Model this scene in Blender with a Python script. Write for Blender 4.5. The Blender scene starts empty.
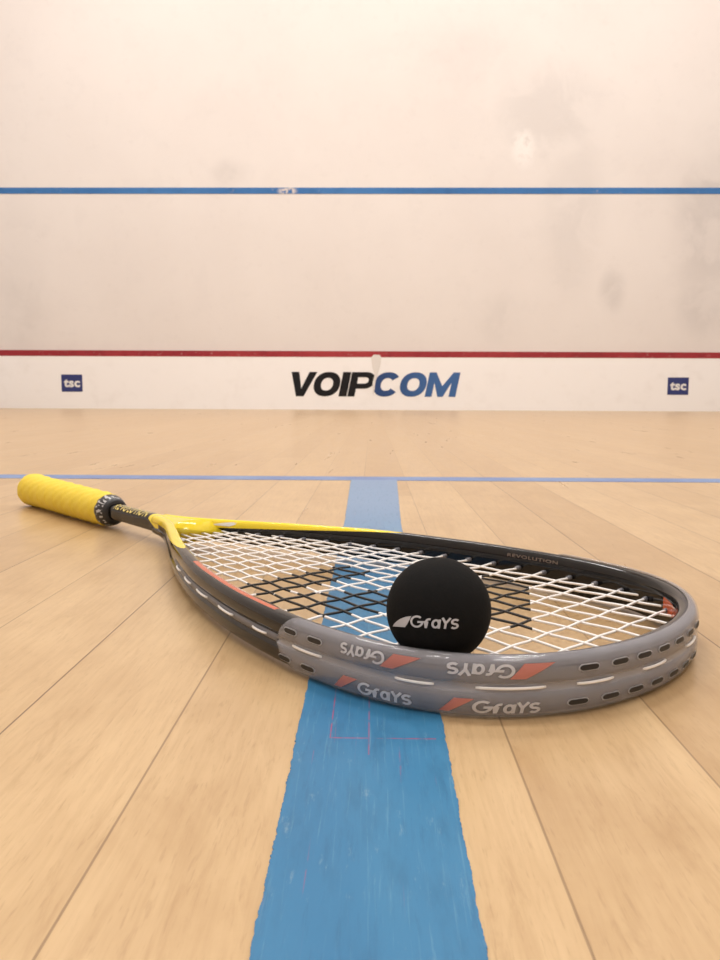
import bpy, bmesh, math, random
from mathutils import Vector, Matrix
random.seed(4)
S = bpy.context.scene
COL = S.collection
S.view_settings.view_transform = 'Standard'

# ------------------------------------------------------------------ nodes
class NT:
    def __init__(self, name):
        self.mat = bpy.data.materials.new(name)
        self.mat.use_nodes = True
        self.t = self.mat.node_tree
        self.b = self.t.nodes['Principled BSDF']
    def put(self, sock, v):
        if isinstance(v, bpy.types.NodeSocket):
            self.t.links.new(v, sock)
        elif isinstance(v, (tuple, list)) and len(v) == 3 and sock.type == 'RGBA':
            sock.default_value = (*v, 1)
        else:
            sock.default_value = v
    def set(self, **kw):
        for k, v in kw.items():
            self.put(self.b.inputs[k.replace('_', ' ')], v)
        return self
    def obj(self):
        return self.t.nodes.new('ShaderNodeTexCoord').outputs['Object']
    def sep(self, v):
        n = self.t.nodes.new('ShaderNodeSeparateXYZ'); self.put(n.inputs[0], v)
        return n.outputs[0], n.outputs[1], n.outputs[2]
    def comb(self, x, y, z):
        n = self.t.nodes.new('ShaderNodeCombineXYZ')
        for i, v in enumerate((x, y, z)): self.put(n.inputs[i], v)
        return n.outputs[0]
    def m(self, op, a, b=None, c=None):
        n = self.t.nodes.new('ShaderNodeMath'); n.operation = op
        for i, v in enumerate((a, b, c)):
            if v is not None: self.put(n.inputs[i], v)
        return n.outputs[0]
    def gt(self, a, b): return self.m('GREATER_THAN', a, b)
    def lt(self, a, b): return self.m('LESS_THAN', a, b)
    def all(self, *k):
        r = k[0]
        for q in k[1:]: r = self.m('MULTIPLY', r, q)
        return r
    def any(self, *k):
        r = k[0]
        for q in k[1:]: r = self.m('MAXIMUM', r, q)
        return r
    def step(self, v, lo, hi, a=0.0, b=1.0):
        n = self.t.nodes.new('ShaderNodeMapRange'); n.interpolation_type = 'SMOOTHSTEP'
        for i, q in enumerate((v, lo, hi, a, b)): self.put(n.inputs[i], q)
        return n.outputs[0]
    def noise(self, v, scale, detail=3, rough=.55, dist=0):
        n = self.t.nodes.new('ShaderNodeTexNoise')
        self.put(n.inputs['Vector'], v); n.inputs['Scale'].default_value = scale
        n.inputs['Detail'].default_value = detail; n.inputs['Roughness'].default_value = rough
        n.inputs['Distortion'].default_value = dist
        return n.outputs['Fac']
    def white(self, v):
        n = self.t.nodes.new('ShaderNodeTexWhiteNoise'); n.noise_dimensions = '3D'
        self.put(n.inputs['Vector'], v)
        return n.outputs['Value']
    def mix(self, f, a, b, blend='MIX'):
        n = self.t.nodes.new('ShaderNodeMix'); n.data_type = 'RGBA'; n.blend_type = blend
        self.put(n.inputs[0], f); self.put(n.inputs[6], a); self.put(n.inputs[7], b)
        return n.outputs[2]
    def bump(self, h, strength, dist=.001):
        n = self.t.nodes.new('ShaderNodeBump')
        n.inputs['Strength'].default_value = strength; n.inputs['Distance'].default_value = dist
        self.put(n.inputs['Height'], h)
        return n.outputs['Normal']
    def ell(self, x, y, cx, cy, rx, ry, soft=.5):
        a = self.m('DIVIDE', self.m('SUBTRACT', x, cx), rx)
        b = self.m('DIVIDE', self.m('SUBTRACT', y, cy), ry)
        d = self.m('SQRT', self.m('ADD', self.m('MULTIPLY', a, a), self.m('MULTIPLY', b, b)))
        return self.step(d, soft, 1.0, 1.0, 0.0)

def simple(name, col, rough=.5, spec=.5, var=.06, scale=40, **kw):
    n = NT(name); o = n.obj()
    f = n.noise(o, scale)
    n.set(Base_Color=n.mix(f, col, tuple(c * (1 - var) for c in col)), Roughness=rough, Specular_IOR_Level=spec, **kw)
    return n.mat

# floor
n = NT('maple_planks'); o = n.obj(); X, Y, Z = n.sep(o)
px = n.m('DIVIDE', n.m('ADD', X, .0683), .0572)
ix = n.m('FLOOR', px); fx = n.m('FRACT', px)
r1 = n.white(n.comb(ix, 3.3, 1.0))
py = n.m('ADD', n.m('DIVIDE', Y, 2.3), n.m('MULTIPLY', r1, 7.3))
iy = n.m('FLOOR', py); fy = n.m('FRACT', py)
r2 = n.white(n.comb(ix, iy, 2.0))
g1 = n.noise(n.comb(n.m('MULTIPLY', X, 38), n.m('MULTIPLY', Y, 3.6), n.m('MULTIPLY', r2, 40)), 1.0, 5, .6, .6)
g2 = n.noise(n.comb(n.m('MULTIPLY', X, 420), n.m('MULTIPLY', Y, 24), r2), 1.0, 3, .6)
g3 = n.noise(n.comb(n.m('MULTIPLY', X, 26), n.m('MULTIPLY', Y, 18), n.m('MULTIPLY', r2, 9)), 1.0, 5, .6, .4)
g4 = n.noise(n.comb(n.m('MULTIPLY', X, 120), n.m('MULTIPLY', Y, 16), n.m('MULTIPLY', r2, 23)), 1.0, 5, .68, 1.6)
g5 = n.noise(n.comb(n.m('MULTIPLY', X, 900), n.m('MULTIPLY', Y, 110), r2), 1.0, 2, .6)
mixf = n.m('ADD', n.m('MULTIPLY', r2, .30), n.m('ADD', n.m('MULTIPLY', g1, .5), n.m('MULTIPLY', g3, .65)))
mixf = n.step(mixf, .34, 1.10)
far = n.step(Y, .4, 2.2, 0.0, 1.0)
mixf = n.m('ADD', n.m('MULTIPLY', mixf, n.m('SUBTRACT', 1.0, n.m('MULTIPLY', far, .70))), n.m('MULTIPLY', far, .44))
c = n.mix(mixf, (.405, .256, .122), (.590, .420, .230))
c = n.mix(n.step(g2, .35, .75, 0, .28), c, (.36, .22, .10))
c = n.mix(n.step(g4, .50, .72, 0, .30), c, (.335, .20, .09))
c = n.mix(n.step(g5, .56, .75, 0, .26), c, (.28, .165, .074))
sr = n.white(n.comb(n.m('ROUND', px), 9.0, 4.0))
dx = n.m('MULTIPLY', n.m('MINIMUM', fx, n.m('SUBTRACT', 1.0, fx)), .0572)
dy = n.m('MULTIPLY', n.m('MINIMUM', fy, n.m('SUBTRACT', 1.0, fy)), 2.3)
seam = n.m('MULTIPLY', n.step(dx, .0002, .0005, 1, 0), n.m('ADD', .50, n.m('MULTIPLY', sr, .5)))
seam = n.m('MAXIMUM', seam, n.m('MULTIPLY', n.step(dy, .0002, .0006, 1, 0), n.step(Y, .45, .7, 0, .4)))
seam = n.m('MULTIPLY', seam, n.step(Y, .6, 2.2, 1.0, .30))
c = n.mix(seam, c, (.10, .045, .02))
n.set(Base_Color=c, Roughness=n.m('ADD', .23, n.m('MULTIPLY', g1, .14)), Specular_IOR_Level=.50,
      Normal=n.bump(n.m('SUBTRACT', g2, n.m('MULTIPLY', seam, 2.0)), .10, .0004))
M_floor = n.mat

# front wall plaster with scuffs
n = NT('scuffed_plaster'); o = n.obj(); X, Y, Z = n.sep(o)
big = n.noise(o, .9, 4, .6); mid = n.noise(o, 2.6, 6, .58, .5); fine = n.noise(o, 14, 4, .6); pat = n.noise(o, 5.5, 4, .6)
c = n.mix(n.step(big, .3, .7), (.782, .735, .703), (.752, .702, .670))
c = n.mix(n.step(pat, .54, .66, 0, .09), c, (.64, .60, .58))
st = None
for (cx, cz, rx, rz, k) in [(1.40, 2.38, .66, .52, .30), (1.62, 1.70, .34, 1.0, .22), (2.70, 1.55, .40, .90, .42), (1.95, .98, .15, .25, .36),
                            (.75, 2.75, .6, .6, .13), (-1.15, 1.9, .22, .16, .34), (2.80, 1.85, .42, .40, .48), (1.05, .75, .3, .3, .18), (2.7, .85, .30, .35, .34), (-2.9, 1.0, .3, .9, .18)]:
    e = n.m('MULTIPLY', n.ell(X, Z, cx, cz, rx, rz, .2), k)
    st = e if st is None else n.m('MAXIMUM', st, e)
st = n.m('MULTIPLY', st, n.m('ADD', .42, n.m('MULTIPLY', .58, n.step(mid, .41, .57))))
c = n.mix(st, c, (.46, .43, .415))
c = n.mix(n.m('MULTIPLY', n.ell(X, Z, 1.2, 2.1, .13, .2, .3), n.step(fine, .35, .55)), c, (.84, .80, .77))
c = n.mix(n.step(fine, .58, .72, 0, .10), c, (.6, .55, .52))
n.set(Base_Color=c, Roughness=.75, Specular_IOR_Level=.2, Normal=n.bump(fine, .1, .004))
M_wall = n.mat
M_side = simple('plain_plaster', (.77, .735, .71), .8, .2, .05, 2)
M_ceil = simple('ceiling_white', (.8, .775, .76), .9, .1, .04, 2)

n = NT('white_board'); o = n.obj()
n.set(Base_Color=n.mix(n.step(n.noise(o, 5, 5, .65), .5, .75, 0, .3), (.92, .905, .90), (.76, .73, .71)), Roughness=.5)
M_tin = n.mat

def tape_mat(name, c1, c2, chip, rough=.5, chipamt=.25, stretch=(1, 1, 1), scale=120):
    n = NT(name); o = n.obj(); x, y, z = n.sep(o)
    v = n.comb(n.m('MULTIPLY', x, stretch[0]), n.m('MULTIPLY', y, stretch[1]), n.m('MULTIPLY', z, stretch[2]))
    a = n.noise(v, scale, 5, .6); b = n.noise(v, scale * .13, 3, .5); d = n.noise(v, scale * 2.3, 6, .7)
    c = n.mix(n.step(b, .3, .7), c1, c2)
    c = n.mix(n.step(a, .45, .75, 0, .45), c, tuple(q * .65 for q in c1))
    c = n.mix(n.step(d, .60, .74, 0, chipamt), c, chip)
    n.set(Base_Color=c, Roughness=rough, Specular_IOR_Level=.35, Normal=n.bump(a, .15, .0005))
    return n
t = tape_mat('blue_floor_tape', (.026, .152, .312), (.045, .200, .365), (.26, .38, .44), .42, .42, (1, .25, 1), 130)
o = t.obj(); x, y, z = t.sep(o)
def seg_h(yc, x0, x1, w=.0003):
    d = t.m('ABSOLUTE', t.m('SUBTRACT', y, yc))
    return t.all(t.step(d, w * .6, w * 1.6, 1, 0), t.gt(x, x0), t.lt(x, x1))
def seg_v(xc, y0, y1, w=.0002):
    d = t.m('ABSOLUTE', t.m('SUBTRACT', x, xc))
    return t.all(t.step(d, w * .6, w * 1.6, 1, 0), t.gt(y, y0), t.lt(y, y1))
red = t.m('MAXIMUM', seg_h(.247, -.0135, .022), t.m('MAXIMUM', seg_v(-.0135, .247, .34), t.m('MULTIPLY', seg_v(-.0005, .235, .30), .7)))
streak = t.noise(t.comb(t.m('MULTIPLY', x, 900), t.m('MULTIPLY', y, 14), 0.0), 1.0, 3, .6)
red = t.m('MAXIMUM', red, t.m('MULTIPLY', t.step(streak, .66, .74), .5))
red = t.m('MULTIPLY', red, t.step(t.noise(o, 160, 3), .33, .55))
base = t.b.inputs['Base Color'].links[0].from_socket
c = t.mix(t.step(y, .34, .85, 0, .80), base, (.22, .31, .46))  # tape paler towards its far end: grazing sheen put into the colour
sc = t.noise(t.comb(t.m('MULTIPLY', x, 700), t.m('MULTIPLY', y, 26), 3.0), 1.0, 5, .70, .4)
c = t.mix(t.step(sc, .55, .70, 0, .34), c, (.15, .32, .44))
sc2 = t.noise(t.comb(t.m('MULTIPLY', x, 420), t.m('MULTIPLY', y, 40), 8.0), 1.0, 5, .7)
c = t.mix(t.step(sc2, .52, .72, 0, .42), c, (.018, .100, .21))
t.set(Base_Color=t.mix(t.m('MULTIPLY', red, .8), c, (.36, .06, .14)))
M_tape = t.mat
M_short = tape_mat('blue_short_line', (.13, .20, .40), (.17, .26, .46), (.4, .45, .5), .45, .3).mat
t = tape_mat('blue_wall_paint', (.035, .150, .39), (.05, .185, .45), (.5, .45, .45), .6, .4, (1, 1, 1), 9)
o = t.obj(); x, y, z = t.sep(o)
k = t.m('MULTIPLY', t.ell(x, z, -.70, 1.765, .10, .045, .3), t.step(t.noise(o, 30, 3), .36, .5))
base = t.b.inputs['Base Color'].links[0].from_socket
t.set(Base_Color=t.mix(k, base, (.78, .68, .60)))
M_wblue = t.mat
M_wred = tape_mat('red_wall_paint', (.29, .020, .032), (.38, .038, .046), (.6, .4, .36), .6, .5, (1, 1, 1), 12).mat
M_ink = simple('dark_ink', (.008, .008, .010), .6, .25)
n = NT('blue_ink'); o = n.obj(); x, y, z = n.sep(o)
n.set(Base_Color=n.mix(n.step(x, .02, .55), (.026, .066, .20), (.050, .135, .345)), Roughness=.55, Specular_IOR_Level=.3)
M_bink = n.mat
M_navy = simple('navy_sticker', (.022, .035, .17), .45)
M_white = simple('white_print', (.80, .79, .78), .5)
M_silver = simple('silver_print', (.56, .56, .59), .4)
M_patch = simple('bare_plaster', (.78, .75, .72), .8)

n = NT('painted_frame')
at = n.t.nodes.new('ShaderNodeAttribute'); at.attribute_name = 'Col'
NN, ZZ, SS = n.sep(at.outputs['Vector'])      # normal offset (cm, +2), height (cm, +2), station (m) of the surface point
NN = n.m('SUBTRACT', NN, 2.0); ZZ = n.m('SUBTRACT', ZZ, 2.0)
_, W_, _ = n.sep(n.obj())
rise = n.m('SUBTRACT', SS, .28)
yel1 = n.all(n.gt(W_, -.002), n.lt(SS, .47), n.gt(ZZ, n.m('ADD', .05, n.m('MULTIPLY', rise, 5.5))))
yel2 = n.all(n.lt(W_, 0), n.lt(SS, .42), n.gt(ZZ, n.m('ADD', .20, n.m('MULTIPLY', rise, 6.4))))
org1 = n.all(n.lt(W_, 0), n.gt(SS, .45), n.lt(SS, .555), n.lt(NN, .12), n.gt(ZZ, .80))
org2 = n.all(n.gt(W_, 0), n.gt(SS, .650), n.lt(SS, .668), n.lt(NN, -.3), n.gt(ZZ, n.m('MULTIPLY', n.m('SUBTRACT', SS, .662), 30.0)), n.lt(ZZ, .55))
c = n.mix(n.any(yel1, yel2), (.0060, .0052, .0050), (.84, .65, .035))
c = n.mix(n.any(org1, org2), c, (.50, .10, .04))
n.set(Base_Color=c, Roughness=.09, Specular_IOR_Level=.42)
M_frame = n.mat
n = NT('clear_grey_bumper'); o = n.obj(); x, y, z = n.sep(o)
midb = n.step(n.m('ABSOLUTE', z), .0010, .0022, 1.0, 0.0)
n.set(Base_Color=n.mix(midb, n.mix(n.noise(o, 160, 2), (.36, .36, .40), (.44, .44, .48)), (.58, .58, .62)), Roughness=.05, Specular_IOR_Level=.75,
      Alpha=n.m('ADD', .36, n.m('MULTIPLY', n.noise(o, 70, 3), .10)))
M_bump = n.mat
M_slot = simple('dark_slot', (.008, .008, .009), .5)
M_rim = simple('slot_rim', (.55, .55, .58), .35)
M_orange = simple('coral_print', (.52, .19, .155), .40)
M_grom = simple('grey_grommet', (.18, .18, .20), .45)
n = NT('yellow_grip'); o = n.obj()
f = n.noise(o, 260, 4, .65); f2 = n.noise(o, 60, 3)
n.set(Base_Color=n.mix(f2, (.84, .65, .08), (.74, .55, .05)), Roughness=.65, Specular_IOR_Level=.3, Normal=n.bump(f, .5, .0010))
M_grip = n.mat
n = NT('silver_and_dark_collar'); o = n.obj(); x, y, z = n.sep(o)
ang = n.m('ARCTAN2', z, y)
k = n.step(n.noise(n.comb(n.m('MULTIPLY', ang, 5.5), n.m('MULTIPLY', x, 160), 0.0), 1.0, 1, .4), .52, .56)
k = n.all(k, n.gt(x, .1865), n.lt(x, .1955))
n.set(Base_Color=n.mix(k, (.014, .014, .016), (.50, .50, .51)), Roughness=.35)
M_collar = n.mat
M_yprint = simple('yellow_print', (.82, .66, .20), .5)
M_pale = simple('faint_print', (.20, .15, .12), .5)
n = NT('ball_rubber'); o = n.obj(); f = n.noise(o, 900, 3, .6)
n.set(Base_Color=n.mix(f, (.0045, .0045, .0045), (.009, .009, .009)), Roughness=.85, Specular_IOR_Level=.14, Normal=n.bump(f, .4, .0004))
M_ball = n.mat
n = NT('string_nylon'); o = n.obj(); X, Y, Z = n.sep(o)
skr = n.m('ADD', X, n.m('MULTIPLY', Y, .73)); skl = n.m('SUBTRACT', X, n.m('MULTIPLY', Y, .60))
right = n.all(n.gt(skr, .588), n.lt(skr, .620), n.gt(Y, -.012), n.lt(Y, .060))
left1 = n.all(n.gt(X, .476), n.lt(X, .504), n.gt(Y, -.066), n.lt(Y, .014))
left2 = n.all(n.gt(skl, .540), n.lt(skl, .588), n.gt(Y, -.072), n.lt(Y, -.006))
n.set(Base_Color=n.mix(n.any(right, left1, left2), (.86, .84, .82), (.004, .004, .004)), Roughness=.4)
M_string = n.mat

# ------------------------------------------------------------------ mesh helpers
def mesh_obj(name, verts, faces, mat, parent=None, smooth=False, cols=None):
    me = bpy.data.meshes.new(name)
    me.from_pydata([tuple(v) for v in verts], [], faces)
    bm = bmesh.new(); bm.from_mesh(me)
    bmesh.ops.recalc_face_normals(bm, faces=bm.faces[:]); bm.to_mesh(me); bm.free()
    if cols:
        ca = me.color_attributes.new('Col', 'FLOAT_COLOR', 'POINT')
        for i, c in enumerate(cols): ca.data[i].color = (*c, 1)
    if smooth:
        for p in me.polygons: p.use_smooth = True
    me.materials.append(mat)
    ob = bpy.data.objects.new(name, me); COL.objects.link(ob)
    if parent: ob.parent = parent
    return ob
def loft(secs, cap=True, v=None, f=None):
    v = [] if v is None else v; f = [] if f is None else f
    n = len(secs[0]); b = len(v)
    for s in secs: v.extend(s)
    for i in range(len(secs) - 1):
        for j in range(n):
            k = (j + 1) % n
            f.append((b + i * n + j, b + i * n + k, b + (i + 1) * n + k, b + (i + 1) * n + j))
    if cap:
        f.append(tuple(b + j for j in range(n))[::-1])
        f.append(tuple(b + (len(secs) - 1) * n + j for j in range(n)))
    return v, f
def tube(pts, r, n=8, v=None, f=None):
    secs = []; pts = [Vector(p) for p in pts]
    for i, p in enumerate(pts):
        t = (pts[min(i + 1, len(pts) - 1)] - pts[max(i - 1, 0)]).normalized()
        u = Vector((0, 0, 1)) if abs(t.z) < .9 else Vector((1, 0, 0))
        a = t.cross(u).normalized(); b = a.cross(t)
        secs.append([p + (a * math.cos(q) + b * math.sin(q)) * r for q in [2 * math.pi * k / n for k in range(n)]])
    return loft(secs, True, v, f)
def box_vf(x0, x1, y0, y1, z0, z1):
    v = [(x, y, z) for x in (x0, x1) for y in (y0, y1) for z in (z0, z1)]
    return v, [(0, 1, 3, 2), (4, 6, 7, 5), (0, 4, 5, 1), (2, 3, 7, 6), (0, 2, 6, 4), (1, 5, 7, 3)]
def thick(pts2, faces, y0, y1, place):
    """flat faces given in x,z made into a thin solid between depths y0 and y1"""
    m_ = len(pts2)
    v = [place(a, y0, b) for a, b in pts2] + [place(a, y1, b) for a, b in pts2]
    f = list(faces) + [tuple(q + m_ for q in reversed(fc)) for fc in faces]
    cnt = {}
    for fc in faces:
        for i in range(len(fc)):
            e = (fc[i], fc[(i + 1) % len(fc)]); cnt.setdefault(frozenset(e), []).append(e)
    for es in cnt.values():
        if len(es) == 1:
            a, b = es[0]; f.append((b, a, a + m_, b + m_))
    return v, f
def struct(name, v, f, m, **kw):
    ob = mesh_obj(name, v, f, m, **kw); ob['kind'] = 'structure'; return ob
def tag(o, label, cat, group=None):
    o['label'] = label; o['category'] = cat
    if group: o['group'] = group
    return o
def empty(name, loc=(0, 0, 0)):
    o = bpy.data.objects.new(name, None); o.empty_display_size = .02; COL.objects.link(o); o.location = loc; return o
def text_mesh(s, w, h, shear=0, offset=0, spacing=1, cuts=1):
    """flat filled text fitted to a w x h box with its lower left corner at 0,0"""
    cu = bpy.data.curves.new('txt', 'FONT'); cu.body = s; cu.shear = shear; cu.offset = offset; cu.space_character = spacing; cu.resolution_u = 4
    ob = bpy.data.objects.new('txt', cu); COL.objects.link(ob)
    dg = bpy.context.evaluated_depsgraph_get(); dg.update()
    me = bpy.data.meshes.new_from_object(ob.evaluated_get(dg))
    bm = bmesh.new(); bm.from_mesh(me)
    bmesh.ops.remove_doubles(bm, verts=bm.verts[:], dist=1e-5)
    if cuts: bmesh.ops.subdivide_edges(bm, edges=[e for e in bm.edges if e.calc_length() > .12], cuts=cuts)
    bmesh.ops.triangulate(bm, faces=bm.faces[:])
    bm.verts.index_update()
    v = [q.co.copy() for q in bm.verts]; f = [tuple(x.index for x in fc.verts) for fc in bm.faces]
    bm.free(); bpy.data.objects.remove(ob); bpy.data.meshes.remove(me); bpy.data.curves.remove(cu)
    x0 = min(q.x for q in v); x1 = max(q.x for q in v); y0 = min(q.y for q in v); y1 = max(q.y for q in v)
    return [((q.x - x0) / (x1 - x0) * w, (q.y - y0) / (y1 - y0) * h) for q in v], f

def stroke(pts, t, v, f):
    """constant width flat stroke along a polyline with mitred joints, in the plane"""
    b = len(v); m_ = len(pts)
    for i, p in enumerate(pts):
        p = Vector(p)
        d1 = (p - Vector(pts[i - 1])).normalized() if i > 0 else None
        d2 = (Vector(pts[i + 1]) - p).normalized() if i < m_ - 1 else None
        d1 = d1 or d2; d2 = d2 or d1
        n1 = Vector((-d1.y, d1.x)); n2 = Vector((-d2.y, d2.x)); nb = (n1 + n2)
        nb = nb / max(.4, nb.length_squared / 2) if nb.length > .01 else n1
        v.append((p.x + nb.x * t / 2, p.y + nb.y * t / 2)); v.append((p.x - nb.x * t / 2, p.y - nb.y * t / 2))
    for i in range(m_ - 1): f.append((b + 2 * i, b + 2 * i + 1, b + 2 * i + 3, b + 2 * i + 2))
def arc(cx, cy, rx, ry, a0, a1, k=14):
    return [(cx + rx * math.cos(math.radians(a0 + (a1 - a0) * i / k)), cy + ry * math.sin(math.radians(a0 + (a1 - a0) * i / k))) for i in range(k + 1)]
def rounded_logo(w, h, shear=.12, t=.15):
    """a rounded mixed-case maker's mark: big G, then small r a Y s, made of strokes"""
    v, f = [], []
    stroke(arc(.47, .48, .39, .40, 48, 352, 22) + [(.88, .46), (.52, .46)], t, v, f)
    stroke([(1.10, 0), (1.10, .50)] + arc(1.30, .50, .20, .20, 180, 70, 8), t, v, f)
    stroke(arc(1.72, .36, .20, .28, 40, 400, 22), t, v, f); stroke([(1.95, .70), (1.95, .0)], t, v, f)
    stroke([(2.10, .84), (2.34, .42), (2.60, .84)], t, v, f); stroke([(2.345, .44), (2.345, 0)], t, v, f)
    stroke(arc(2.94, .56, .21, .165, 35, 265, 12) + arc(2.94, .235, .21, .165, 88, -145, 12), t, v, f)
    x0 = min(a for a, b in v); x1 = max(a for a, b in v); y0 = min(b for a, b in v); y1 = max(b for a, b in v)
    q = [((a - x0) / (x1 - x0), (b - y0) / (y1 - y0)) for a, b in v]
    return [(a * (w - shear * h) + shear * h * b, b * h) for a, b in q], f
def wing(w, h):
    """a flat swept wing: sharp at the lower left, stepped feathers along its right end"""
    up_ = [(0, 0), (.16, .24), (.34, .48), (.55, .72), (.78, .91), (1.0, 1.0)]
    lo_ = [(0, 0), (.20, .0), (.44, .0), (.70, .0), (.82, .30), (.90, .58)]
    v, f = [], []
    for p, q in zip(up_, lo_): v += [(p[0] * w, p[1] * h), (q[0] * w, q[1] * h)]
    for i in range(5): f.append((2 * i, 2 * i + 1, 2 * i + 3, 2 * i + 2))
    return v, f
def bold_letter(ch, w):
    """heavy block letters one unit high, w wide"""
    v, f = [], []; t = .295
    def poly(p):
        b = len(v); v.extend(p); f.append(tuple(range(b, b + len(p))))
    def ring(a0, a1, x0=0, x1=None, y0=0, y1=1, p=2.2, k=56, tx=t, ty=.24):
        x1 = w if x1 is None else x1
        b = len(v); cx = (x0 + x1) / 2; cy = (y0 + y1) / 2; rx = (x1 - x0) / 2; ry = (y1 - y0) / 2
        for i in range(k + 1):
            a = math.radians(a0 + (a1 - a0) * i / k); c, s = math.cos(a), math.sin(a)
            c2 = math.copysign(abs(c) ** (2 / p), c); s2 = math.copysign(abs(s) ** (2 / p), s)
            v.append((cx + rx * c2, cy + ry * s2)); v.append((cx + (rx - tx) * c2, cy + (ry - ty) * s2))
        for i in range(k): f.append((b + 2 * i, b + 2 * i + 2, b + 2 * i + 3, b + 2 * i + 1))
    if ch == 'V':
        poly([(0, 1), (w * .35, 0), (w * .5, 0), (w * .5, .32), (.32, 1)]); poly([(w, 1), (w - .32, 1), (w * .5, .32), (w * .5, 0), (w * .65, 0)])
    elif ch == 'I': poly([(0, 0), (w, 0), (w, 1), (0, 1)])
    elif ch == 'O': ring(0, 360)
    elif ch == 'C': ring(36, 324)
    elif ch == 'P':
        poly([(0, 0), (t, 0), (t, 1), (0, 1)]); poly([(t, 1), (t, .79), (w * .6, .79), (w * .6, 1)]); poly([(t, .53), (t, .32), (w * .6, .32), (w * .6, .53)])
        ring(90, -90, w * .2, w, .32, 1, 2.1, 24, .27, .215)
    elif ch == 'M':
        poly([(0, 0), (.28, 0), (.28, 1), (0, 1)]); poly([(w - .28, 0), (w, 0), (w, 1), (w - .28, 1)])
        poly([(.28, 1), (.28, .58), (w * .5 - .11, 0), (w * .5, 0), (w * .5, .44)]); poly([(w - .28, 1), (w * .5, .44), (w * .5, 0), (w * .5 + .11, 0), (w - .28, .58)])
    return v, f

# ------------------------------------------------------------------ the court
D = 6.45; HX = 3.25; BY = -3.3; HZ = 5.6
struct('floor', *box_vf(-HX, HX, BY, D, -.1, 0), M_floor)
struct('wall_front', *box_vf(-HX - .2, HX + .2, D, D + .2, -.1, HZ), M_wall)
struct('wall_left', *box_vf(-HX - .2, -HX, BY, D, -.1, HZ), M_side)
struct('wall_right', *box_vf(HX, HX + .2, BY, D, -.1, HZ), M_side)
struct('wall_back', *box_vf(-HX - .2, HX + .2, BY - .2, BY, -.1, HZ), M_side)
struct('ceiling', *box_vf(-HX - .2, HX + .2, BY - .2, D + .2, HZ, HZ + .2), M_ceil)
TY = D - .012
struct('baseboard_front', *box_vf(-HX, HX, TY, D, 0, .434), M_tin)
tag(mesh_obj('court_line', *box_vf(-HX, HX, D - .0135, D, .434, .482), M_wred), 'red horizontal line across the wall just above the white lettered strip', 'court line')
tag(mesh_obj('court_line', *box_vf(-HX, HX, D - .003, D + .002, 1.742, 1.790), M_wblue), 'blue horizontal line across the pale wall well above the red one', 'court line')

def strip(edge_l, edge_r, z=.0005):
    v = []; f = []
    for (a, b) in zip(edge_l, edge_r):
        v += [(a[0], a[1], 0), (a[0], a[1], z), (b[0], b[1], z), (b[0], b[1], 0)]
    n = len(edge_l)
    for i in range(n - 1):
        for j in range(4):
            k = (j + 1) % 4
            f.append((4 * i + j, 4 * i + k, 4 * i + 4 + k, 4 * i + 4 + j))
    f += [(0, 1, 2, 3), (4 * n - 1, 4 * n - 2, 4 * n - 3, 4 * n - 4)]
    return v, f
def interp(tab, x):
    if x <= tab[0][0]: return tab[0][1]
    for (a, b), (c, d) in zip(tab, tab[1:]):
        if x <= c: return b + (d - b) * (x - a) / (c - a)
    return tab[-1][1]
el, er = [], []; yv = -3.2; jl = jr = 0
while yv < 1.046:
    jl = jl * .88 + random.gauss(0, .00008); jr = jr * .88 + random.gauss(0, .00007)
    hl = random.gauss(0, .00011); hr = random.gauss(0, .00009)
    el.append((interp([(.1, -.0243), (.29, -.0249), (.68, -.0245), (1.05, -.0285)], yv) + jl + hl, yv))
    er.append((interp([(.1, .0236), (.29, .0256), (.68, .0262), (1.05, .034)], yv) + jr + hr, yv))
    yv += .0006 if yv > .1 else .03
tag(mesh_obj('court_line', *strip(el, er), M_tape), 'wide worn blue tape line running lengthwise under the racket', 'court line')
el, er = [], []
xx = -HX
while xx <= HX + 1e-6:
    el.append((xx, 1.043)); er.append((xx, 1.090)); xx += .05
tag(mesh_obj('court_line', *strip(el, er, .0004), M_short), 'thin blue line crossing the floor sideways beyond the racket', 'court line')

# lettering on the white strip
def wx(px): return (px - 372) * D / 770
def wz(v): return .1144 + (396 - v) * D / 770
root = empty('bold_lettering', (0, TY, 0))
tag(root, 'large slanted bold lettering, half black half blue, on the white strip', 'lettering')
H25 = wz(372.5) - wz(396.5)
for (ch, a, b, m, lab) in (('V', 287.0, 312.5, M_ink, 'black letter'), ('O', 311.5, 337.5, M_ink, 'black letter'), ('I', 338.2, 346.2, M_ink, 'black letter'), ('P', 347, 371.5, M_ink, 'black letter'),
                           ('C', 370.8, 396.5, M_bink, 'blue letter'), ('O', 397, 423, M_bink, 'blue letter'), ('M', 423.7, 454, M_bink, 'blue letter')):
    v, f = bold_letter(ch, (wx(b) - wx(a)) / H25)
    v, f = thick(v, f, -.0015, .0005, lambda x, y, z: (wx(a) + (x + z * .20) * H25, y, wz(396.5) + z * H25))
    ob = mesh_obj('letter', v, f, m, root); ob['label'] = lab
for (a, b, v0, v1, lab) in ((62, 83, 376.0, 393.0, 'small navy square sticker on the strip, on the black lettering side'),
                            (662.5, 683, 376.5, 393.5, 'small navy square sticker on the strip, on the blue lettering side')):
    r = empty('square_sticker', ((wx(a) + wx(b)) / 2, TY, wz(v1)))
    tag(r, lab, 'sticker', 'navy square stickers on the wall')
    w = wx(b) - wx(a); h = wz(v0) - wz(v1)
    mesh_obj('panel', *box_vf(-w / 2, w / 2, -.0015, .0005, 0, h), M_navy, r)
    v, f = text_mesh('tsc', w * .78, h * .48, 0, .04, 1.05, 0)
    mesh_obj('lettering', [(q[0] - w * .39, -.0022, q[1] + h * .26) for q in v], f, M_white, r)
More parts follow.
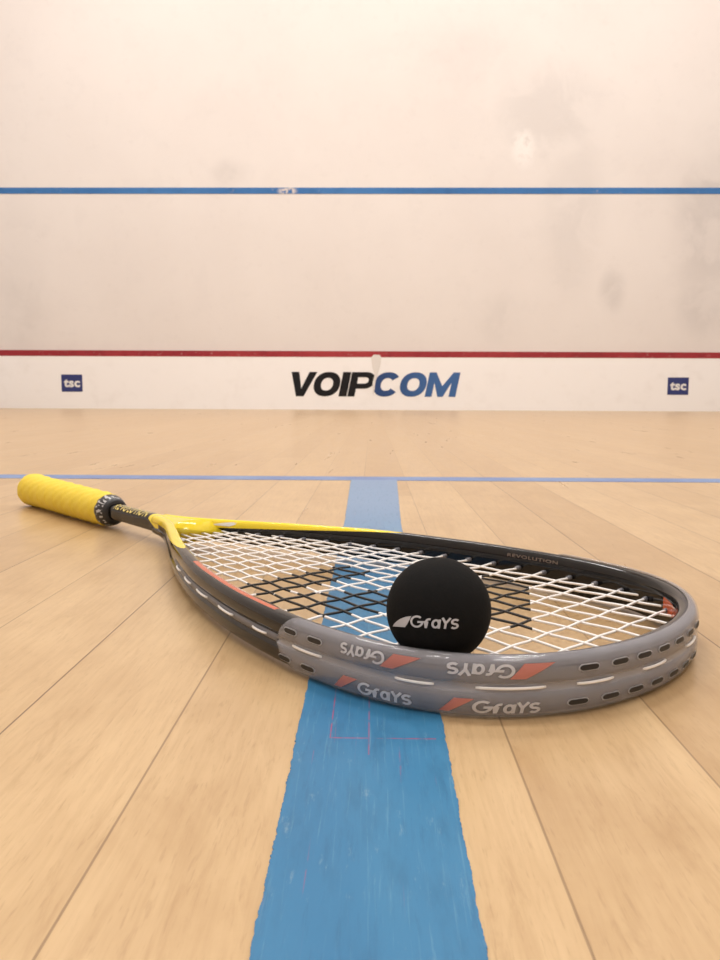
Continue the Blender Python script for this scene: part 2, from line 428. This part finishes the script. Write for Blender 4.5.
pp = [(373, 355.4), (379, 355.6), (380.5, 358), (380, 364), (378, 371), (377, 376), (374.9, 382), (374, 390), (372.6, 396), (372.2, 389), (372, 383), (374, 375), (371.5, 366), (370.5, 358)]
v, f = thick([(wx(a), wz(b)) for a, b in pp], [tuple(range(len(pp)))], -.0030, .0005, lambda x, y, z: (x, TY + y, z))
tag(mesh_obj('chipped_patch', v, f, M_patch), 'pale ragged chip between the black and the blue letters', 'wall chip')

# ------------------------------------------------------------------ squash racket (local x along the axis, z up)
BUTT = Vector((-.3546, .790)); GAM = math.atan2(-.725, .69); RZ = .0170
BETA = math.asin((RZ - .0117) / .679)
racket = empty('squash_racket', (BUTT.x, BUTT.y, RZ))
racket.rotation_euler = (0, BETA, GAM)
tag(racket, 'black squash racket with yellow grip and white strings lying on the floor', 'racket')

half = [(.276, .0040), (.292, .0066), (.312, .0128), (.34, .0255), (.39, .0490), (.45, .0725), (.49, .0838), (.53, .0918), (.575, .0958),
        (.612, .0930), (.638, .0835), (.657, .067), (.670, .045), (.6765, .022), (.6785, 0)]
ctrl = [(a, -b) for a, b in half] + [(a, b) for a, b in half[-2::-1]]
def catmull(P, k=14):
    out = []
    for i in range(len(P) - 1):
        p0 = P[max(i - 1, 0)]; p1 = P[i]; p2 = P[i + 1]; p3 = P[min(i + 2, len(P) - 1)]
        for q in range(k):
            t = q / k
            out.append(tuple(.5 * (2 * p1[c] + (p2[c] - p0[c]) * t + (2 * p0[c] - 5 * p1[c] + 4 * p2[c] - p3[c]) * t * t + (3 * p1[c] - p0[c] - 3 * p2[c] + p3[c]) * t ** 3) for c in (0, 1)))
    out.append(P[-1]); return out
dense = catmull(ctrl)
L = [0]
for a, b in zip(dense, dense[1:]): L.append(L[-1] + math.hypot(b[0] - a[0], b[1] - a[1]))
TOT = L[-1]; MIDL = TOT / 2
def at_len(l):
    l = min(max(l, 0), TOT)
    lo, hi = 0, len(L) - 1
    while hi - lo > 1:
        md = (lo + hi) // 2
        if L[md] <= l: lo = md
        else: hi = md
    t = (l - L[lo]) / (L[hi] - L[lo])
    return Vector((dense[lo][0] + (dense[hi][0] - dense[lo][0]) * t, dense[lo][1] + (dense[hi][1] - dense[lo][1]) * t))
def PN(a):
    """point and outward normal at arc length a from the tip (negative on the near side)"""
    l = a + MIDL
    p = at_len(l); tg = at_len(l + .003) - at_len(l - .003); tg.normalize()
    return p, Vector((tg.y, -tg.x))
def on(a, nn, z):
    p, nr = PN(a); return Vector((p.x + nr.x * nn, p.y + nr.y * nn, z))
hw = sorted([(x, abs(y)) for x, y in dense[:len(dense) // 2 + 1]])
def hwc(s): return interp(hw, s) if s <= .6785 else -1
def a_far(s):
    """arc length on the far side at station s"""
    lo, hi = 0.0, MIDL
    for _ in range(40):
        md = (lo + hi) / 2
        if at_len(md + MIDL).x > s: lo = md
        else: hi = md
    return lo

up = [(.0034, .0020), (.0035, .0025), (.0043, .0030), (.0046, .0040), (.0046, .0055), (.0044, .0072), (.0038, .0088), (.0029, .0099), (.0016, .0104),
      (0, .0106), (-.0016, .0104), (-.0029, .0098), (-.0038, .0086), (-.0044, .0068), (-.0046, .0048), (-.0046, .0024)]
sec = [(.0034, 0)] + up + [(-.0046, 0)] + [(a, -b) for a, b in up[::-1]]
NP = 420; secs = []; cols = []
for i in range(NP + 1):
    a = -MIDL + TOT * i / NP
    p, nr = PN(a)
    u_ = max(0, min(1, (p.x - .276) / .16))
    k = .68 + .32 * u_; kn = .78 + .22 * u_
    secs.append([Vector((p.x + nr.x * q[0] * kn, p.y + nr.y * q[0] * kn, q[1] * k)) for q in sec])
    cols += [(q[0] * 100 + 2, q[1] * 100 + 2, p.x) for q in sec]
v, f = loft(secs)
frame = mesh_obj('frame', v, f, M_frame, racket, True, cols)
v, f = text_mesh('REVOLUTION', .034, .0019, 0, .01, 1.1, 1)
a0 = a_far(.540)
mesh_obj('lettering', [on(a0 - x, interp([(.003, -.0049), (.0068, -.0047), (.0086, -.0041)], .0058 + y), .0058 + y) for x, y in v], f, M_pale, frame)

# shaft and throat
secs = []; cols = []
SE = .338
for i in range(73):
    s = .188 + (SE - .188) * i / 72
    W = interp([(.188, .0076), (.22, .0066), (.270, .0068), (.295, .0092), (.312, .0138), (SE, .0250)], s)
    H = interp([(.188, .0072), (.22, .0066), (.270, .0069), (.300, .0075), (SE, .0082)], s)
    ring = []
    for q in range(40):
        t_ = 2 * math.pi * q / 40; c_, s_ = math.cos(t_), math.sin(t_)
        y_ = W * math.copysign(abs(c_) ** .75, c_); z_ = H * math.copysign(abs(s_) ** .75, s_)
        # the web between the arms ends in a curve
        ex = 0
        if s > .300: ex = -.020 * ((s - .300) / (SE - .300)) * (1 - (y_ / W) ** 2)
        ring.append(Vector((s + ex, y_, z_)))
        yl = (s - .268) * .32 - max(0, .0036 - z_) * .8
        cols.append((2 - .4, 2.20 + max(-2.0, min(1.4, yl * 900)), .28))
    secs.append(ring)
v, f = loft(secs)
shaft = mesh_obj('shaft', v, f, M_frame, racket, True, cols)
v, f = text_mesh('REVOLUTION', .056, .0068, 0, .004, 1.15, 1)
def on_shaft(x, y): return (x, y, .0004 + interp([(.19, .0072), (.22, .0067), (.27, .0070)], x) * (max(0, 1 - (abs(y) / .0074) ** 2.67)) ** (1 / 2.67))
mesh_obj('lettering', [on_shaft(.207 + q[0], -.0068 + q[1]) for q in v], f, M_yprint, shaft)
v, f = wing(.026, .0034)
a0 = a_far(.322)
mesh_obj('emblem', [on(a0 - x, interp([(.003, -.0044), (.0060, -.0040), (.0078, -.0031), (.0090, -.0015)], .0046 + y), .0042 + y) for x, y in v], f, M_white, frame)

# grip
secs = []
NS = 300; GE = .186
for i in range(NS + 1):
    s = GE * i / NS
    r0 = interp([(0, .0162), (.012, .0165), (.04, .0156), (.11, .0151), (.17, .0146), (GE, .0139)], s)
    e = 1.0
    if s < .007: e = math.sqrt(max(0, 1 - ((.007 - s) / .007) ** 2)) * .45 + .55
    ring = []
    for q in range(40):
        t_ = 2 * math.pi * q / 40
        u = (s / .0195 - t_ / (2 * math.pi)) % 1.0
        rd = -.0011 * math.exp(-((u - .5) / .07) ** 2) + .0006 * math.exp(-((u - .64) / .10) ** 2) + .0002 * math.sin(9 * t_ + s * 420)
        ring.append(Vector((s, (r0 * e + rd) * math.cos(t_) * .97, (r0 * e + rd) * math.sin(t_))))
    secs.append(ring)
v, f = loft(secs)
mesh_obj('grip', v, f, M_grip, racket, True)
secs = []
for (s, r) in ((.183, .0130), (.1845, .0136), (.187, .0137), (.192, .0128), (.196, .0113), (.1985, .0100), (.199, .0085)):
    secs.append([Vector((s, r * math.cos(2 * math.pi * q / 36), r * math.sin(2 * math.pi * q / 36))) for q in range(36)])
v, f = loft(secs)
collar = mesh_obj('collar', v, f, M_collar, racket, True)
collar['label'] = 'dark and silver patterned collar at the end of the grip'

# bumper strip round the head
BA = .174
half_o = [(.0043, 0), (.0043, .0009), (.0046, .0015), (.0051, .0022), (.0053, .0034), (.0054, .0050), (.0052, .0072), (.0046, .0092), (.0036, .0106), (.0020, .0113), (.0005, .0112)]
half_i = [(.0005, .0107), (.0031, .0101), (.0041, .0082), (.0048, .0056), (.0047, .0032), (.0039, .0016), (.0037, 0)]
poly = half_o + half_i[:-1] + [(.0037, 0)] + [(a, -b) for a, b in half_i[-2::-1]] + [(a, -b) for a, b in half_o[:0:-1]]
secs = []
NB = 220
for i in range(NB + 1):
    a = -BA + 2 * BA * i / NB
    d_ = max(0, (abs(a) - (BA - .012)) / .012); k = math.sqrt(max(0, 1 - d_ * d_)) * .8 + .2
    secs.append([on(a, q[0], q[1] * k) for q in poly])
v, f = loft(secs)
bumper = mesh_obj('bumper', v, f, M_bump, racket, True)
bumper['label'] = 'smoky grey plastic bumper strip round the head'
def surf(z): return interp([(b, a) for a, b in half_o[:9]], abs(z))
def bump_text(ac, zb, w, h, flip, mat):
    v, f = rounded_logo(w, h, t=.17)
    out = []
    for x, y in v:
        if flip: x, y = w - x, h - y
        z = zb + y
        out.append(on(ac - w / 2 + x, surf(z) + .00025, z))
    mesh_obj('lettering', out, f, mat, bumper)
for (ac, zb, w, h, fl) in ((-.1255, .0041, .0202, .0050, True), (-.0825, .0041, .0232, .0050, True), (-.116, -.0091, .0222, .0050, False), (-.0735, -.0091, .0237, .0050, False)):
    bump_text(ac, zb, w, h, fl, M_silver)
def patch(name, a0, a1, z0, z1, sl, mat, off, parent=bumper, na=6, nz=5, rnd=False, taper=0):
    v, f = [], []
    for i in range(na + 1):
        for j in range(nz + 1):
            u = i / na; t = j / nz
            if rnd:
                zz = math.sqrt(max(0, 1 - max(0, abs(2 * u - 1) - .60) ** 2 / .40 ** 2))
                z = (z0 + z1) / 2 + (t - .5) * (z1 - z0) * max(zz, .25)
            else: z = z0 + (z1 - z0) * t
            aa = a0 + (a1 - a0) * (u * (1 - taper * (1 - t)))
            v.append(on(aa + sl * (t - .5), surf(z) + off, z))
    for i in range(na):
        for j in range(nz):
            b = i * (nz + 1) + j; f.append((b, b + nz + 1, b + nz + 2, b + 1))
    return mesh_obj(name, v, f, mat, parent, True)
for (a0, a1, up_) in ((-.1150, -.1050, 1), (-.0705, -.0595, 1), (-.136, -.1295, 0), (-.0935, -.0870, 0)):
    if up_: patch('coral_stripe', a0, a1, .0037, .0091, .005, M_orange, .0002, taper=.50)
    else: patch('coral_stripe', a0, a1, -.0091, -.0037, .005, M_orange, .0002, taper=.50)
for a in (-.164, -.149, -.044, -.030, -.017, -.004, .009, .022, .035):
    for sg in (1, -1):
        z0, z1 = (.0049, .0075) if sg > 0 else (-.0075, -.0049)
        a_ = a - (.004 if sg < 0 else 0)
        r_ = patch('slot', a_ - .0043, a_ + .0043, z0, z1, 0, M_rim, .00015, rnd=True, na=16)
        r_.data.materials.append(M_slot)
        q = patch('slot_hole', a_ - .0039, a_ + .0039, z0 + .0003, z1 - .0003, 0, M_slot, .0004, rnd=True, na=16)
        me = r_.data; bm = bmesh.new(); bm.from_mesh(me); n0 = len(bm.faces); bm.from_mesh(q.data)
        bm.faces.ensure_lookup_table()
        for k_ in range(n0, len(bm.faces)): bm.faces[k_].material_index = 1
        bm.to_mesh(me); bm.free(); bpy.data.objects.remove(q)

# grommet strips seen in the groove of the bare frame, and string loops in the groove
for (a0, a1) in ((-.340, -.176), (.176, .34)):
    secs = []
    for i in range(81):
        a = a0 + (a1 - a0) * i / 80
        secs.append([on(a, q[0], q[1]) for q in ((.0026, .0020), (.0039, .0014), (.0039, -.0014), (.0026, -.0020))])
    v, f = loft(secs)
    mesh_obj('grommet_strip', v, f, M_grom, racket, True)
for ac, ln in ((-.32, .014), (-.29, .016), (-.26, .018), (-.225, .018), (-.19, .012), (-.155, .018), (-.105, .014), (-.072, .024), (-.040, .016), (-.008, .016), (.03, .016), (.07, .016)):
    pts = []
    rb = .0040
    for i in range(13):
        u = i / 12
        pts.append(on(ac - ln / 2 + ln * u, rb + .0008 * math.sin(math.pi * u) ** .5, 0))
    v, f = tube(pts, .00056, 8)
    mesh_obj('string_loop', v, f, M_string, racket, True)

# strings
AMP = .00024; S0 = .346; NC = 20; DS = .0169; RS = .00066; NM = 14
def spc(s): return .0072 + .0056 * (s - .32) / .3
for j in range(NM):
    jj = j - (NM - 1) / 2; pts = []; s = .312
    while s < .684:
        w = jj * spc(s)
        if abs(w) < hwc(s) - .0005:
            pts.append((s, w, AMP * math.cos(math.pi * ((s - S0) / DS + j))))
        s += DS / 7
    v, f = tube(pts, RS, 7); mesh_obj('main_string', v, f, M_string, racket, True)
for k in range(NC):
    s = S0 + DS * k
    W = hwc(s) - .0005; pts = []; m_ = max(8, int(2 * W / (spc(s) / 7)))
    for i in range(m_ + 1):
        w = -W + 2 * W * i / m_
        pts.append((s, w, -AMP * math.cos(math.pi * (w / spc(s) + (NM - 1) / 2 + k))))
    v, f = tube(pts, RS, 7); mesh_obj('cross_string', v, f, M_string, racket, True)
    v, f = tube([(s, W - .0075, 0), (s, W - .003, 0)], .0013, 10)
    if s > .36 and s < .66: mesh_obj('grommet', v, f, M_grom, racket, True)

# ------------------------------------------------------------------ squash ball
R = .020
CAMZ = .1144
bx, by = .0259, .2893
d2 = Vector((bx, by)) - BUTT
s_b = d2.x * math.cos(GAM) + d2.y * math.sin(GAM)
bz = RZ - s_b * math.sin(BETA) + AMP + RS + R + .0001
k = (CAMZ - bz) / .2749; bx = (79 / 770) * k - .0156 * .9759 * k; by = .9759 * k
bm = bmesh.new(); bmesh.ops.create_uvsphere(bm, u_segments=72, v_segments=48, radius=R)
me = bpy.data.meshes.new('shell'); bm.to_mesh(me); bm.free()
for p in me.polygons: p.use_smooth = True
me.materials.append(M_ball)
ball = empty('squash_ball', (bx, by, bz - R))
bo = bpy.data.objects.new('shell', me); COL.objects.link(bo); bo.parent = ball; bo.location = (0, 0, R)
tag(ball, 'small matte black rubber ball resting on the white racket strings', 'ball')
d0 = (Vector((0, 0, CAMZ)) - Vector((bx, by, bz))).normalized()
rt = Vector((0, 0, 1)).cross(d0).normalized(); upv = d0.cross(rt)
def on_ball(x, y, r=R + .00018):
    lon, lat = x / R, y / R
    return (d0 * math.cos(lat) * math.cos(lon) + rt * math.cos(lat) * math.sin(lon) + upv * math.sin(lat)) * r + Vector((0, 0, R))
v, f = rounded_logo(.0192, .0045, t=.15)
mesh_obj('lettering', [on_ball(-.0111 + a, -.0068 + b) for a, b in v], f, M_silver, ball)
v, f = wing(.0118, .0042)
mesh_obj('emblem', [on_ball(-.0220 + a, -.0068 + b) for a, b in v], f, M_silver, ball)

# ------------------------------------------------------------------ lamps on the ceiling
for (x, y, en) in ((-1.6, -1.6, 50), (1.6, -1.6, 50), (-1.6, 1.4, 78), (1.6, 1.4, 78), (-1.6, 4.2, 80), (1.6, 4.2, 80)):
    ld = bpy.data.lights.new('ceiling_lamp', 'AREA'); ld.shape = 'RECTANGLE'; ld.size = 1.3; ld.size_y = .5
    ld.energy = en; ld.color = (1.0, .977, .962)
    lo = bpy.data.objects.new('ceiling_lamp', ld); COL.objects.link(lo); lo.location = (x, y, HZ - .03)

# ------------------------------------------------------------------ camera
cd = bpy.data.cameras.new('camera'); cam = bpy.data.objects.new('camera', cd); COL.objects.link(cam)
cd.sensor_fit = 'VERTICAL'; cd.sensor_height = 36; cd.sensor_width = 27; cd.lens = 36 * 770 / 960
cd.clip_start = .01
cam.matrix_world = Matrix.Translation((0, 0, CAMZ)) @ Matrix.Rotation(math.radians(.893), 4, 'Z') @ Matrix.Rotation(math.radians(90 - 6.226), 4, 'X') @ Matrix.Rotation(math.radians(.25), 4, 'Z')
cd.dof.use_dof = True; cd.dof.focus_distance = .30; cd.dof.aperture_fstop = 48
S.camera = cam
